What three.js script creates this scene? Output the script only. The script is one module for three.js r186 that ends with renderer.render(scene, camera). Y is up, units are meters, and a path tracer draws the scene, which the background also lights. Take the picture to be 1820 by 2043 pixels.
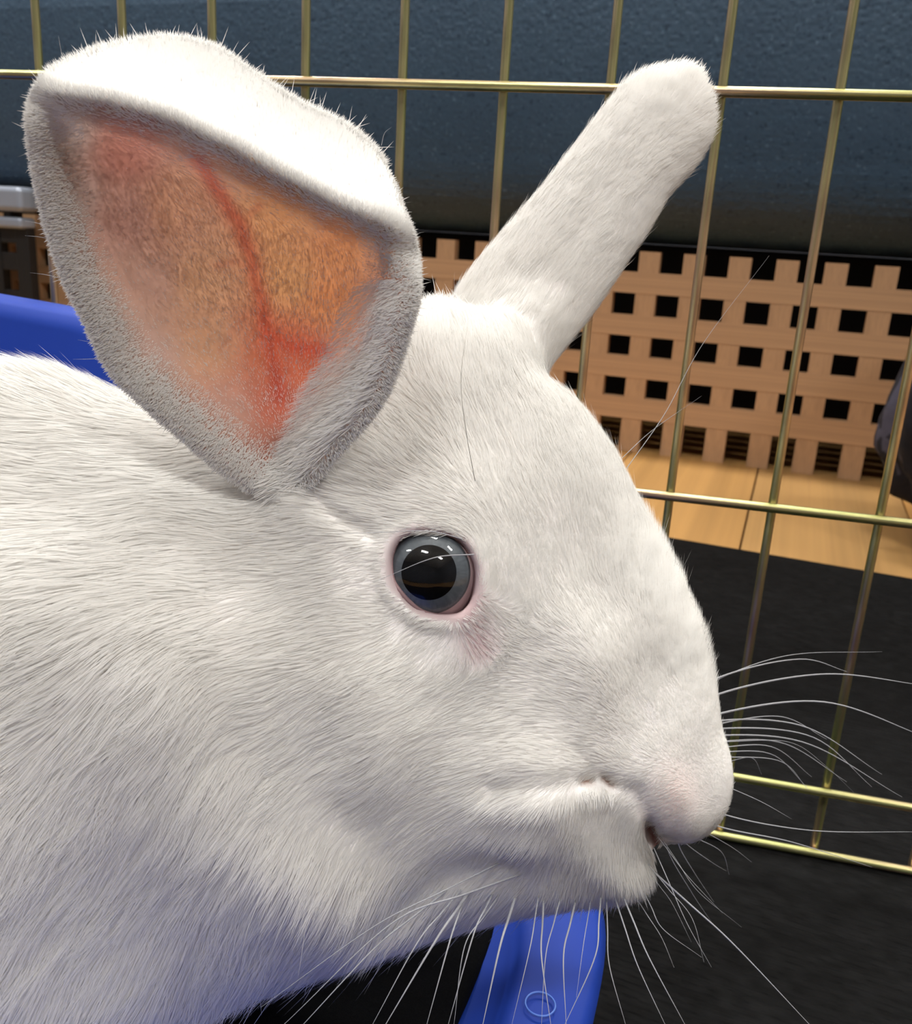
import * as THREE from 'three';
import { mergeGeometries } from 'three/addons/utils/BufferGeometryUtils.js';
import { RoundedBoxGeometry } from 'three/addons/geometries/RoundedBoxGeometry.js';
import { RectAreaLightUniformsLib } from 'three/addons/lights/RectAreaLightUniformsLib.js';

// ---------------------------------------------------------------- camera, light, exposure
const scene = new THREE.Scene();
scene.background = new THREE.Color(0x000000);
const F_PX = 1830, CX = 910, CY = 1021.5, CAM_H = 0.190;
const PITCH = THREE.MathUtils.degToRad(16.73), ROLL = THREE.MathUtils.degToRad(3.39);
const camera = new THREE.PerspectiveCamera(2 * Math.atan(1021.5 / F_PX) * 180 / Math.PI, 1820 / 2043, 0.02, 30);
const cF = new THREE.Vector3(0, -Math.sin(PITCH), -Math.cos(PITCH));
const cU0 = new THREE.Vector3(0, Math.cos(PITCH), -Math.sin(PITCH));
const cR = new THREE.Vector3(Math.cos(ROLL), 0, 0).addScaledVector(cU0, Math.sin(ROLL));
const cU = new THREE.Vector3(-Math.sin(ROLL), 0, 0).addScaledVector(cU0, Math.cos(ROLL));
camera.position.set(0, CAM_H, 0);
camera.quaternion.setFromRotationMatrix(new THREE.Matrix4().makeBasis(cR, cU, cF.clone().negate()));
camera.focus = 0.166; camera.userData.fStop = 44;
const renderer = new THREE.WebGLRenderer();
renderer.toneMapping = THREE.LinearToneMapping;
renderer.toneMappingExposure = 1.0;
renderer.shadowMap.enabled = true;
RectAreaLightUniformsLib.init();

const ROOM_YAW = -THREE.MathUtils.degToRad(19.32);
const rx = new THREE.Vector3(Math.cos(ROOM_YAW), 0, -Math.sin(ROOM_YAW)), rz = new THREE.Vector3(Math.sin(ROOM_YAW), 0, Math.cos(ROOM_YAW));
const roomPoint = (s, y, t) => new THREE.Vector3(0, y, 0).addScaledVector(rx, s).addScaledVector(rz, t);
const CEILING = 2.6;
const LAMP_POWER = 41.5;                       // radiance of the ceiling panels
const LAMP_COLOR = new THREE.Color(1.0, 0.983, 0.945);
// ---------------------------------------------------------------- helpers
let seed = 12345;
const rnd = () => { seed = (seed * 1664525 + 1013904223) >>> 0; return seed / 4294967296; };
const gauss = () => (rnd() + rnd() + rnd() + rnd() - 2) * 1.0;
const lerp = (a, b, t) => a + (b - a) * t;
const clamp = (x, a, b) => Math.min(b, Math.max(a, x));
const sstep = (a, b, x) => { const t = clamp((x - a) / (b - a), 0, 1); return t * t * (3 - 2 * t); };
function hash3(i, j, k) { let h = (i * 374761393 + j * 668265263 + k * 2147483647) | 0; h = Math.imul(h ^ (h >>> 13), 1274126177); return ((h ^ (h >>> 16)) >>> 0) / 4294967296; }
function noise3(x, y, z) {
  const i = Math.floor(x), j = Math.floor(y), k = Math.floor(z), f = (t) => t * t * (3 - 2 * t);
  const u = f(x - i), v = f(y - j), w = f(z - k); let r = 0;
  for (let a = 0; a < 2; a++) for (let b = 0; b < 2; b++) for (let c = 0; c < 2; c++)
    r += hash3(i + a, j + b, k + c) * (a ? u : 1 - u) * (b ? v : 1 - v) * (c ? w : 1 - w);
  return r * 2 - 1;
}
const fbm = (x, y, z = 0, o = 4) => { let r = 0, a = 0.5; for (let i = 0; i < o; i++) { r += a * noise3(x, y, z); x *= 2.03; y *= 2.03; z *= 2.03; a *= 0.5; } return r; };
function shadow(o) { o.castShadow = true; o.receiveShadow = true; return o; }
const used = new Map();
function numbered(name) { const n = used.get(name) ?? 0; used.set(name, n + 1); return n ? `${name}_${String(n).padStart(3, '0')}` : name; }
function thing(name, label, category, pos = [0, 0, 0], turn = 0, group) {
  const o = new THREE.Group(); o.name = numbered(name); o.position.set(...pos); o.rotation.y = turn; scene.add(o);
  o.userData = { label, category }; if (group) o.userData.group = group; return o;
}
function part(name, geo, mat, parent, pos) { const m = shadow(new THREE.Mesh(geo, mat)); m.name = name; if (pos) m.position.set(...pos); parent.add(m); return m; }
function structure(name, geo, mat, label, category, pos = [0, 0, 0], turn = 0) {
  const m = geo ? shadow(new THREE.Mesh(geo, mat)) : new THREE.Group(); m.name = name; m.position.set(...pos); m.rotation.y = turn;
  m.userData = { kind: 'structure', label, category }; scene.add(m); return m;
}
function dataTexture(w, h, fn, srgb = false, repeat = [1, 1]) {
  const d = new Uint8Array(w * h * 4);
  for (let y = 0; y < h; y++) for (let x = 0; x < w; x++) { const c = fn(x / w, y / h); const o = (y * w + x) * 4; for (let k = 0; k < 3; k++) d[o + k] = clamp(Math.round(c[k] * 255), 0, 255); d[o + 3] = 255; }
  const t = new THREE.DataTexture(d, w, h); t.magFilter = THREE.LinearFilter; t.minFilter = THREE.LinearFilter; t.wrapS = t.wrapT = THREE.RepeatWrapping;
  if (srgb) t.colorSpace = THREE.SRGBColorSpace; t.repeat.set(...repeat); t.needsUpdate = true; return t;
}
const std = (o) => new THREE.MeshStandardMaterial(o), phys = (o) => new THREE.MeshPhysicalMaterial(o);
const box = (w, h, d, r = 0) => r ? new RoundedBoxGeometry(w, h, d, 2, r) : new THREE.BoxGeometry(w, h, d);

// ---------------------------------------------------------------- room
const woodGrain = (u, v, k) => { const g = fbm(u * 9 + k * 3.1, v * 1.2 + k * 7.7, k) + 0.45 * fbm(u * 60, v * 3, k + 5); return g; };
const plankMats = [0, 1, 2].map((k) => {
  const map = dataTexture(128, 256, (u, v) => { const g = woodGrain(u, v * 4, k) * 0.10; const b = [0.71, 0.55, 0.34]; return b.map((c, i) => c * (0.96 + 0.03 * k + g) - 0.01 * i * k); }, true);
  const bump = dataTexture(128, 256, (u, v) => { const g = 0.5 + 0.4 * woodGrain(u, v * 4, k); return [g, g, g]; });
  return std({ map, bumpMap: bump, bumpScale: 0.0003, roughness: 0.5 });
});
const floor = structure('floor', null, null, 'honey coloured wooden plank floor behind the pen', 'floor', [0, 0, 0], ROOM_YAW);
{
  const W = 0.118, L = 3.6, geo = box(W - 0.0012, 0.02, L - 0.0015, 0.0006);
  const uv = geo.attributes.uv, p = geo.attributes.position;
  for (let i = 0; i < p.count; i++) uv.setXY(i, p.getX(i) / W + 0.5, p.getZ(i) / L + 0.5);
  for (let i = -26; i <= 26; i++) for (let j = 0; j < 2; j++) {
    const off = ((i * 7919) % 13) / 13 * 0.8;
    part('plank', geo, plankMats[((i * 5 + j * 3) % 3 + 3) % 3], floor, [i * W + 0.046, -0.0104 + 0.0004 * hash3(i, j, 3), -3.0 + j * L + off - 0.4]);
  }
  part('subfloor', box(6.4, 0.06, 8.2), std({ color: 0x20170f, roughness: 1 }), floor, [0, -0.052, -0.6]);
}
const wallMat = std({ color: new THREE.Color(0.26, 0.29, 0.36), roughness: 0.95 });
const RX = 3.1, RZ0 = -4.6, RZ1 = 3.2;
structure('wall_back', box(2 * RX + 0.2, CEILING, 0.1), wallMat, 'plain blue grey painted wall far behind the pen', 'wall', roomPoint(0, CEILING / 2, RZ0 - 0.05).toArray(), ROOM_YAW);
structure('wall_front', box(2 * RX + 0.2, CEILING, 0.1), wallMat, 'plain blue grey painted wall behind the camera', 'wall', roomPoint(0, CEILING / 2, RZ1 + 0.05).toArray(), ROOM_YAW);
structure('wall_left', box(0.1, CEILING, RZ1 - RZ0), wallMat, 'plain blue grey painted wall beyond the crate side', 'wall', roomPoint(-RX - 0.05, CEILING / 2, (RZ0 + RZ1) / 2).toArray(), ROOM_YAW);
structure('wall_right', box(0.1, CEILING, RZ1 - RZ0), wallMat, 'plain blue grey painted wall beyond the bag side', 'wall', roomPoint(RX + 0.05, CEILING / 2, (RZ0 + RZ1) / 2).toArray(), ROOM_YAW);
structure('ceiling', box(2 * RX + 0.2, 0.1, RZ1 - RZ0 + 0.2), std({ color: new THREE.Color(0.7, 0.7, 0.69), roughness: 0.95 }), 'flat white ceiling holding the light panels', 'ceiling', roomPoint(0, CEILING + 0.05, (RZ0 + RZ1) / 2).toArray(), ROOM_YAW);
{
  const glow = std({ color: 0xffffff, emissive: LAMP_COLOR, emissiveIntensity: LAMP_POWER * 0.6, roughness: 0.6 });
  const rim = std({ color: 0xdadad6, roughness: 0.5 });
  const names = { '-1': 'left', 0: 'middle', 1: 'right' };
  for (const [j, t] of [[0, 1.1], [1, -0.65], [2, -2.4]]) for (const i of [-1, 0, 1]) {
    const p = roomPoint(i * 1.75 - 0.1, CEILING - 0.02, t);
    const lamp = thing('ceiling_light', 'white rectangular ceiling light panel over the pen', 'ceiling light', p.toArray(), ROOM_YAW, 'ceiling light panels');
    part('light_diffuser', box(0.66, 0.012, 0.24), glow, lamp);
    for (const s of [-1, 1]) { part('light_frame', box(0.72, 0.04, 0.03, 0.004), rim, lamp, [0, 0, s * 0.135]); part('light_frame', box(0.03, 0.04, 0.24, 0.004), rim, lamp, [s * 0.345, 0, 0]); }
    const L = new THREE.RectAreaLight(LAMP_COLOR, LAMP_POWER, 0.64, 0.22);
    L.name = numbered('panel_lamp'); L.position.copy(p).add(new THREE.Vector3(0, -0.03, 0)); L.lookAt(p.x, -5, p.z); L.castShadow = true;
    L.rotation.set(-Math.PI / 2, 0, ROOM_YAW, 'YXZ'); L.quaternion.setFromEuler(new THREE.Euler(-Math.PI / 2, ROOM_YAW, 0, 'YXZ'));
    scene.add(L);
  }
}

// ---------------------------------------------------------------- black mat under the pen
const matBump = dataTexture(256, 256, (u, v) => { const g = 0.5 + 0.28 * Math.sin(v * Math.PI * 2 * 32 + 2 * noise3(u * 6, v * 6, 1)) + 0.35 * noise3(u * 90, v * 90, 3); return [g, g, g]; }, false, [14, 14]);
const matMap = dataTexture(256, 256, (u, v) => { const g = 0.042 + 0.026 * noise3(u * 110, v * 110, 2) + 0.02 * fbm(u * 8, v * 8, 7); return [g, g * 1.01, g * 1.04]; }, true, [5, 5]);
const matBlack = phys({ specularIntensity: 0.25, map: matMap, bumpMap: matBump, bumpScale: 0.0006, roughness: 0.85 });
{
  const A = new THREE.Vector3(0.16, 0, -0.59), B = new THREE.Vector3(0.287, 0, -0.54), e = B.clone().sub(A).normalize(), nrm = new THREE.Vector3(-e.z, 0, e.x);
  const c = A.clone().addScaledVector(e, -0.35).addScaledVector(nrm, 0.55), yaw = Math.atan2(-e.z, e.x);
  const m = thing('floor_mat', 'black ribbed floor mat spread under the wire pen', 'mat', [c.x, 0, c.z], yaw);
  part('mat_sheet', box(1.9, 0.002, 1.1, 0.0008), matBlack, m, [0, 0.0012, 0]);
}

// ---------------------------------------------------------------- wire pen panel
{
  const C = 0.2778, yaw = -Math.atan2(0.2155, 0.9765), r = 0.00135;
  const px = new THREE.Vector3(Math.cos(yaw), 0, -Math.sin(yaw)), pz = new THREE.Vector3(Math.sin(yaw), 0, Math.cos(yaw));
  const base = pz.clone().multiplyScalar(-C);
  const pen = thing('pen_panel', 'brass coloured wire pen panel of thin upright and crosswise rods behind the rabbit', 'pen', [base.x, 0.0024, base.z], yaw);
  const wireTex = dataTexture(64, 512, (u, v) => { const n = noise3(u * 3, v * 40, 4), q = noise3(u * 5, v * 9, 8); return [0.74 + 0.09 * n + 0.05 * q, 0.695 + 0.09 * n - 0.03 * q, 0.52 + 0.06 * n + 0.06 * q]; }, true);
  const brass = phys({ map: wireTex, metalness: 0.9, roughness: 0.32 });
  const yOf = (h) => CAM_H - 0.0024 - h * C;
  const sEnd = 0.3435, s0 = -0.7426, ds = 0.1087, k0 = -5, kN = 10, yTop = yOf(-0.52), yBot = 0.0004;
  const left = (s0 + k0 * ds) * C, right = (s0 + kN * ds) * C;
  for (const h of [-0.148, 0.260, 0.589, 0.6705, -0.5]) {
    const g = new THREE.CylinderGeometry(r * 1.05, r * 1.05, right - left + 0.006, 10, 12); g.rotateZ(Math.PI / 2);
    part('crosswise_wire', g, brass, pen, [(left + right) / 2, yOf(h), 0]);
  }
  for (let k = k0; k <= kN; k++) {
    const g = new THREE.CylinderGeometry(r, r, yTop - yBot, 10, 12);
    part('upright_wire', g, brass, pen, [(s0 + k * ds) * C, (yTop + yBot) / 2, -2.0 * r]);
  }
}

// ---------------------------------------------------------------- wooden lattice, plinth, blue chest, crate, bag
{
  const T = -0.876;
  const lat = thing('wooden_lattice', 'tan wooden lattice board with rows of square holes standing on the floor', 'lattice', roomPoint(0, 0, T).toArray(), ROOM_YAW);
  const mats = [0, 1].map((k) => std({ map: dataTexture(128, 128, (u, v) => { const g = 0.07 * fbm(u * 30, v * 30, 11 + k) + 0.05 * fbm(u * 3, v * 12, k); const b = [0.755, 0.60, 0.45]; return b.map((c) => c * (0.98 - 0.015 * k + g)); }, true), roughness: 0.75 }));
  const s0 = -1.305, s1 = 0.575, rail = (y0, y1) => part('rail', box(s1 - s0, y1 - y0, 0.012), mats[0], lat, [(s0 + s1) / 2, (y0 + y1) / 2, -0.006]);
  for (const [a, b] of [[0.0315, 0.0515], [0.0705, 0.0905], [0.1095, 0.1285], [0.1485, 0.1675]]) rail(a, b);
  const g = box(0.0188, 0.186, 0.0112);
  for (let s = s0 + 0.0206; s < s1; s += 0.0399) {
    const left = -0.165 - 0.0095, q = Math.round((s - left) / 0.0399);
    part('slat', g, mats[1], lat, [left + q * 0.0399, 0.093, -0.0060]);
  }
}
{
  const pl = thing('plinth', 'charcoal base box set back under the blue chest', 'base', roomPoint(-0.2, 0, -1.22).toArray(), ROOM_YAW);
  part('base_box', box(2.6, 0.193, 0.34, 0.004), std({ color: 0x2b2b2e, roughness: 0.9 }), pl, [0, 0.0967, 0]);
}
{
  const ch = thing('storage_chest', 'large slate blue chest with rounded lower edge and speckled surface', 'chest', roomPoint(-0.2, 0.2002, -0.83).toArray(), ROOM_YAW);
  const sh = new THREE.Shape(), R = 0.085, D = 0.56, Ht = 0.42;
  sh.moveTo(-D + R, 0); sh.lineTo(-R, 0); sh.quadraticCurveTo(-R * 0.25, 0.004, -0.012, R * 0.75); sh.quadraticCurveTo(0, R * 1.3, 0, R * 2.2); sh.lineTo(-0.02, Ht - 0.04); sh.quadraticCurveTo(-0.024, Ht, -0.06, Ht); sh.lineTo(-D + 0.04, Ht); sh.quadraticCurveTo(-D, Ht, -D, Ht - 0.04); sh.lineTo(-D, R); sh.quadraticCurveTo(-D, 0, -D + R, 0);
  const g = new THREE.ExtrudeGeometry(sh, { depth: 2.6, bevelEnabled: true, bevelSize: 0.006, bevelThickness: 0.006, bevelSegments: 2, curveSegments: 14 });
  g.rotateY(-Math.PI / 2); g.translate(1.3, 0, 0);
  // shape x -> +z after the turn
  const p = g.attributes.position, uv = g.attributes.uv; for (let i = 0; i < p.count; i++) uv.setXY(i, p.getX(i) * 2.2, p.getY(i) * 2.2 + p.getZ(i));
  const speck = dataTexture(512, 512, (u, v) => { const n = noise3(u * 230, v * 230, 5), s = n > 0.72 ? -0.08 : n < -0.78 ? 0.09 : 0; const f = 0.025 * fbm(u * 7, v * 7, 9); return [0.205 + s + f, 0.305 + s + f, 0.395 + s + f]; }, true);
  const sb = dataTexture(512, 512, (u, v) => { const n = 0.5 + 0.4 * noise3(u * 180, v * 180, 6); return [n, n, n]; });
  part('chest_body', g, std({ map: speck, bumpMap: sb, bumpScale: 0.0004, roughness: 0.62 }), ch);
}
{
  const cr = thing('black_crate', 'black plastic crate with square holes and silver rails along its top', 'crate', roomPoint(-1.02, 0, -0.835).toArray(), ROOM_YAW);
  const bl = std({ color: 0x0c0c0d, roughness: 0.55 }), sv = std({ color: 0x9ea6b4, metalness: 0.35, roughness: 0.4 });
  const w = 0.40, hH = 0.172;
  for (let k = 0; k <= 10; k++) part('crate_post', box(0.018, hH, 0.012, 0.001), bl, cr, [-w / 2 + k * 0.04, hH / 2, 0]);
  for (const y of [0.011, 0.052, 0.093, 0.134, 0.163]) part('crate_band', box(w, y > 0.16 ? 0.018 : 0.019, 0.010, 0.001), bl, cr, [0, y, 0]);
  part('silver_rail', box(w + 0.03, 0.026, 0.03, 0.006), sv, cr, [0, 0.201, 0.004]);
  part('silver_rail', box(w + 0.02, 0.012, 0.024, 0.004), sv, cr, [0, 0.176, 0.004]);
  for (const s of [-1, 1]) part('rail_foot', box(0.012, 0.02, 0.016, 0.002), bl, cr, [s * w * 0.46, 0.184, 0.0]);
}
{
  const bg = thing('cloth_bag', 'crumpled navy and black cloth bag with a grey strap beside the lattice', 'bag', [0.405, 0, -0.60], -0.2);
  const g = new THREE.SphereGeometry(1, 96, 64), p = g.attributes.position, v = new THREE.Vector3();
  for (let i = 0; i < p.count; i++) {
    v.fromBufferAttribute(p, i); const q = v.clone(); v.y = Math.sign(v.y) * Math.pow(Math.abs(v.y), 0.7);
    const f = 1 + 0.16 * fbm(q.x * 2.2 + 4, q.y * 1.6, q.z * 2.2) + 0.06 * Math.abs(fbm(q.x * 7, q.y * 3, q.z * 7));
    v.multiplyScalar(f); p.setXYZ(i, v.x * 0.112 * (1 - 0.25 * v.y), Math.max(0, (v.y + 1) * 0.135), v.z * 0.09);
  }
  g.computeVertexNormals();
  const tex = dataTexture(256, 256, (u, vv) => { const s = fbm(u * 34, vv * 5, 3); const k = s > 0.12 ? 0.2 : 0.0; const n = 0.02 * noise3(u * 150, vv * 150, 2); return [0.085 + k + n, 0.085 + k * 0.98 + n, 0.125 + k * 1.1 + n]; }, true);
  part('bag_body', g, std({ map: tex, roughness: 0.95 }), bg);
  const st = new THREE.TubeGeometry(new THREE.CatmullRomCurve3([[-0.045, 0.25, 0.02], [-0.075, 0.235, 0.055], [-0.088, 0.19, 0.085], [-0.0945, 0.148, 0.095]].map((a) => new THREE.Vector3(...a))), 24, 0.0042, 8);
  part('strap', st, std({ color: 0x8d8f98, roughness: 0.8 }), bg).userData.label = 'grey strap';
}

// ---------------------------------------------------------------- blue litter tray
{
  const cx = -0.171, cz = -0.1529, hx = 0.187, hz = 0.125, yaw = -0.34;
  const tr = thing('litter_tray', 'bright blue plastic litter tray with a high back under the rabbit', 'tray', [cx, 0.0026, cz], yaw);
  const N = 240, ring = [];
  for (let i = 0; i < N; i++) {                                     // rounded rectangle by angle
    const a = i / N * Math.PI * 2, n = 7, c = Math.cos(a), s = Math.sin(a), r = Math.pow(Math.pow(Math.abs(c), n) + Math.pow(Math.abs(s), n), -1 / n);
    ring.push([c * r, s * r]);
  }
  const high = (x, z) => 0.034 + (0.126 + 0.012 * clamp(-x, -0.2, 1)) * sstep(0.78, 0.1, x) * sstep(0.2, -0.75, z);
  const prof = [];                                                  // (inward offset, height share, absolute) down the outside, round the rim, down the inside
  const rows = [[0.004, 0, 0.0], [0.0, 0.03, 0], [-0.004, 1, -0.010], [-0.0045, 1, -0.002], [-0.002, 1, 0.0006], [0.004, 1, 0.0012], [0.010, 1, 0.0012], [0.0132, 1, 0], [0.0148, 1, -0.004], [0.0175, 0, 0.028], [0.021, 0, 0.0245], [0.030, 0, 0.024]];
  const pos = [], idx = [];
  for (const [off, share, add] of rows) for (const [c, s] of ring) {
    const h = high(c, s), x = c * hx - off * c * 1.0 - Math.sign(c) * 0, z = s * hz - off * s;
    const flare = 0.012 * (h / 0.15);
    pos.push(x + c * flare * share, Math.max(0, share * h + add), z + s * flare * share);
  }
  for (let r = 0; r + 1 < rows.length; r++) for (let i = 0; i < N; i++) { const a = r * N + i, b = r * N + (i + 1) % N, c = a + N, d = b + N; idx.push(a, c, b, b, c, d); }
  const topC = pos.length / 3; pos.push(0, 0.024, 0); const last = (rows.length - 1) * N; for (let i = 0; i < N; i++) idx.push(last + i, topC, last + (i + 1) % N);
  const botC = pos.length / 3; pos.push(0, 0, 0); for (let i = 0; i < N; i++) idx.push(i, (i + 1) % N, botC);
  const g = new THREE.BufferGeometry(); g.setAttribute('position', new THREE.Float32BufferAttribute(pos, 3)); g.setIndex(idx); g.computeVertexNormals();
  const blue = phys({ color: new THREE.Color(0.011, 0.048, 0.36), roughness: 0.55, specularIntensity: 0.6 });
  part('tray_body', g, blue, tr);
  const bed = thing('bedding_pad', 'thin black fibrous pad lying in the blue litter tray under the chin', 'bedding', [cx, 0.0268, cz], yaw);
  part('pad', box(0.112, 0.005, 0.082, 0.002), matBlack, bed, [0.1105, 0.0026, -0.066]);
  // moulded ring on the low rim
  const pale = phys({ color: new THREE.Color(0.10, 0.22, 0.70), roughness: 0.35 });
  const t1 = new THREE.TorusGeometry(0.0031, 0.00022, 6, 48); t1.rotateX(Math.PI / 2);
  part('moulded_ring', t1, pale, tr, [0.1833, 0.0362, -0.0650]);
}
// ---------------------------------------------------------------- rabbit
// Modelled in a frame of its own: X right, Y down, Z to the viewer's side, unit 0.1 mm, then set into the tray.
const K = 1e-4, DIST = 1830;
const rabbitBase = new THREE.Vector3(-0.07, 0.034, -0.135);
const toWorld = (X, Y, Z, out = new THREE.Vector3()) => out.set(0, CAM_H, 0).addScaledVector(cF, (DIST - Z) * K).addScaledVector(cR, (X - CX) * K).addScaledVector(cU, -(Y - CY) * K).sub(rabbitBase);
const at = (x, y, z) => [CX + (x - CX) * (DIST - z) / DIST, CY + (y - CY) * (DIST - z) / DIST, z];
const flat = (X, Y, Z) => [CX + (X - CX) * DIST / (DIST - Z), CY + (Y - CY) * DIST / (DIST - Z)];

const headOutline = [[560, 800], [700, 690], [800, 625], [870, 600], [950, 610], [1040, 665], [1095, 738], [1150, 783], [1197, 838], [1242, 905], [1282, 985], [1312, 1040], [1337, 1090], [1368, 1150], [1398, 1220], [1419, 1290], [1432, 1350], [1437, 1400], [1443, 1450], [1458, 1495], [1465, 1540], [1460, 1590], [1437, 1638], [1405, 1668], [1360, 1684], [1325, 1680], [1306, 1690], [1312, 1730], [1292, 1768], [1250, 1796], [1180, 1808], [1090, 1806], [990, 1795], [900, 1765], [780, 1745], [620, 1690], [470, 1560], [400, 1300], [430, 1000]];
const bodyOutline = [[-1000, 2165], [-1230, 2050], [-1300, 1700], [-1230, 1250], [-1000, 900], [-650, 745], [-300, 690], [0, 700], [110, 712], [220, 752], [380, 800], [560, 790], [740, 800], [880, 950], [960, 1300], [1000, 1550], [985, 1740], [925, 1835], [830, 1885], [720, 1925], [590, 1965], [460, 2020], [390, 2080], [400, 2130], [460, 2165]];
const farEarOutline = [[1088, 750], [1060, 810], [985, 815], [915, 720], [892, 640], [893, 588], [960, 492], [1050, 390], [1130, 290], [1196, 205], [1240, 155], [1300, 127], [1372, 120], [1412, 150], [1431, 200], [1435, 245], [1420, 300], [1385, 352], [1335, 412], [1297, 480], [1250, 545], [1200, 622], [1150, 685]];
const eyeOutline = [[780, 1126], [783, 1103], [795, 1079], [811, 1068], [834, 1061], [868, 1061], [898, 1067], [920, 1079], [936, 1099], [947, 1122], [951, 1148], [948, 1174], [940, 1201], [922, 1222], [898, 1228], [870, 1227], [842, 1219], [819, 1202], [799, 1180], [785, 1158]];

function smoothPoly(pts, per = 4) { const c = new THREE.CatmullRomCurve3(pts.map(([x, y]) => new THREE.Vector3(x, y, 0)), true, 'centripetal'); return c.getPoints(pts.length * per).slice(0, -1).map((p) => [p.x, p.y]); }
function polyDist(poly, x, y) {                                       // signed, positive inside
  let d2 = 1e18, inside = false;
  for (let i = 0, j = poly.length - 1; i < poly.length; j = i++) {
    const [ax, ay] = poly[j], [bx, by] = poly[i], ex = bx - ax, ey = by - ay, t = clamp(((x - ax) * ex + (y - ay) * ey) / (ex * ex + ey * ey + 1e-9), 0, 1), qx = x - ax - ex * t, qy = y - ay - ey * t;
    d2 = Math.min(d2, qx * qx + qy * qy);
    if ((ay > y) !== (by > y) && x < (bx - ax) * (y - ay) / (by - ay) + ax) inside = !inside;
  }
  return (inside ? 1 : -1) * Math.sqrt(d2);
}
function lineDist(line, x, y) { let d2 = 1e18; for (let i = 0; i + 1 < line.length; i++) { const [ax, ay] = line[i], [bx, by] = line[i + 1], ex = bx - ax, ey = by - ay, t = clamp(((x - ax) * ex + (y - ay) * ey) / (ex * ex + ey * ey), 0, 1); d2 = Math.min(d2, (x - ax - ex * t) ** 2 + (y - ay - ey * t) ** 2); } return Math.sqrt(d2); }
function idw(table, x, y, n) {                                        // weighted mean of the values after the first two
  const out = new Array(n).fill(0); let w = 0;
  for (const r of table) { const k = 1 / (((r[0] - x) ** 2 + (r[1] - y) ** 2) ** 1.6 + 1e3); w += k; for (let i = 0; i < n; i++) out[i] += k * r[2 + i]; }
  return out.map((v) => v / w);
}
// fur: x, y, length, direction x, direction y, lift
const furTable = [
  [1430, 1560, 12, -0.3, -0.5, 0.50], [1380, 1640, 13, -0.6, 0.1, 0.5], [1400, 1450, 16, -0.3, -0.9, 0.45], [1410, 1300, 32, -0.15, -0.95, 0.7], [1330, 1420, 20, -0.35, -0.9, 0.35], [1330, 1150, 42, -0.2, -0.93, 0.6], [1250, 1250, 34, -0.3, -0.95, 0.25],
  [1120, 1050, 38, -0.25, -0.97, 0.22], [1200, 880, 46, -0.5, -0.85, 0.36], [1000, 900, 44, -0.2, -0.98, 0.22], [930, 720, 48, -0.2, -0.98, 0.3], [860, 620, 60, -0.2, -0.98, 0.6],
  [1010, 1150, 30, -0.1, -1, 0.25], [960, 1240, 24, 0.75, 0.5, 0.35], [860, 1270, 28, -0.7, 0.5, 0.28], [750, 1140, 26, -1, 0.05, 0.25], [860, 1035, 34, -0.93, -0.25, 0.25], [740, 1000, 48, -0.92, -0.35, 0.25], [780, 900, 44, -0.8, -0.6, 0.25],
  [1100, 1350, 34, -0.85, -0.35, 0.25], [1000, 1450, 44, -0.97, 0.1, 0.25], [850, 1380, 48, -0.97, 0.2, 0.25], [1150, 1500, 26, -0.85, -0.2, 0.35], [1250, 1500, 20, -0.5, -0.6, 0.35], [1290, 1580, 16, -0.8, 0.3, 0.4], [1180, 1610, 26, -0.2, 0.97, 0.28], [1260, 1680, 30, 0.05, 1, 0.4], [1270, 1760, 40, 0.15, 1, 0.45],
  [1130, 1740, 48, -0.15, 0.99, 0.35], [1020, 1700, 56, -0.55, 0.8, 0.3], [900, 1600, 62, -0.85, 0.45, 0.25], [750, 1550, 74, -0.85, 0.5, 0.25], [640, 1400, 74, -0.88, 0.45, 0.25], [600, 1200, 70, -0.95, 0.25, 0.25], [560, 1040, 64, -0.98, 0.15, 0.25],
  [620, 1750, 120, -0.5, 0.87, 0.28], [800, 1790, 110, -0.6, 0.8, 0.3], [400, 1600, 120, -0.55, 0.84, 0.25], [500, 1900, 140, -0.4, 0.92, 0.3], [300, 1350, 110, -0.72, 0.7, 0.22], [150, 1600, 130, -0.55, 0.84, 0.25], [100, 1950, 140, -0.45, 0.9, 0.28], [250, 1100, 90, -0.88, 0.45, 0.22], [80, 1250, 100, -0.8, 0.6, 0.22], [100, 900, 80, -0.98, 0.2, 0.22], [300, 850, 70, -0.97, 0.2, 0.25], [0, 720, 85, -0.95, -0.15, 0.34], [200, 760, 80, -0.9, -0.2, 0.34], [-700, 1400, 110, -0.8, 0.6, 0.3], [430, 2130, 45, -0.2, 0.9, 0.3], [-450, 2120, 50, -0.3, 0.9, 0.3],
];
const furEar = [[1000, 650, 42, 0.55, -0.83, 0.25], [1100, 690, 40, 0.45, -0.85, 0.3], [1250, 450, 40, 0.62, -0.78, 0.28], [1100, 400, 40, 0.62, -0.78, 0.3], [1350, 170, 34, 0.35, -0.6, 0.45], [1420, 230, 32, 0.65, -0.3, 0.4], [1380, 330, 36, 0.7, -0.5, 0.4]];
const thickTable = [[1000, 760, 165], [860, 1140, 225], [700, 1400, 285], [560, 1000, 235], [1000, 1550, 235], [1100, 1300, 195], [1250, 1150, 150], [1330, 1350, 135], [1420, 1560, 112], [1300, 1600, 150], [1200, 1720, 165], [1050, 1750, 190], [500, 1500, 300]];
const bodyThick = [[600, 1000, 230], [850, 1500, 240], [600, 1700, 350], [300, 1300, 390], [0, 1300, 470], [300, 900, 300], [-400, 1400, 560], [-900, 1500, 520], [300, 2000, 430]];
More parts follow.
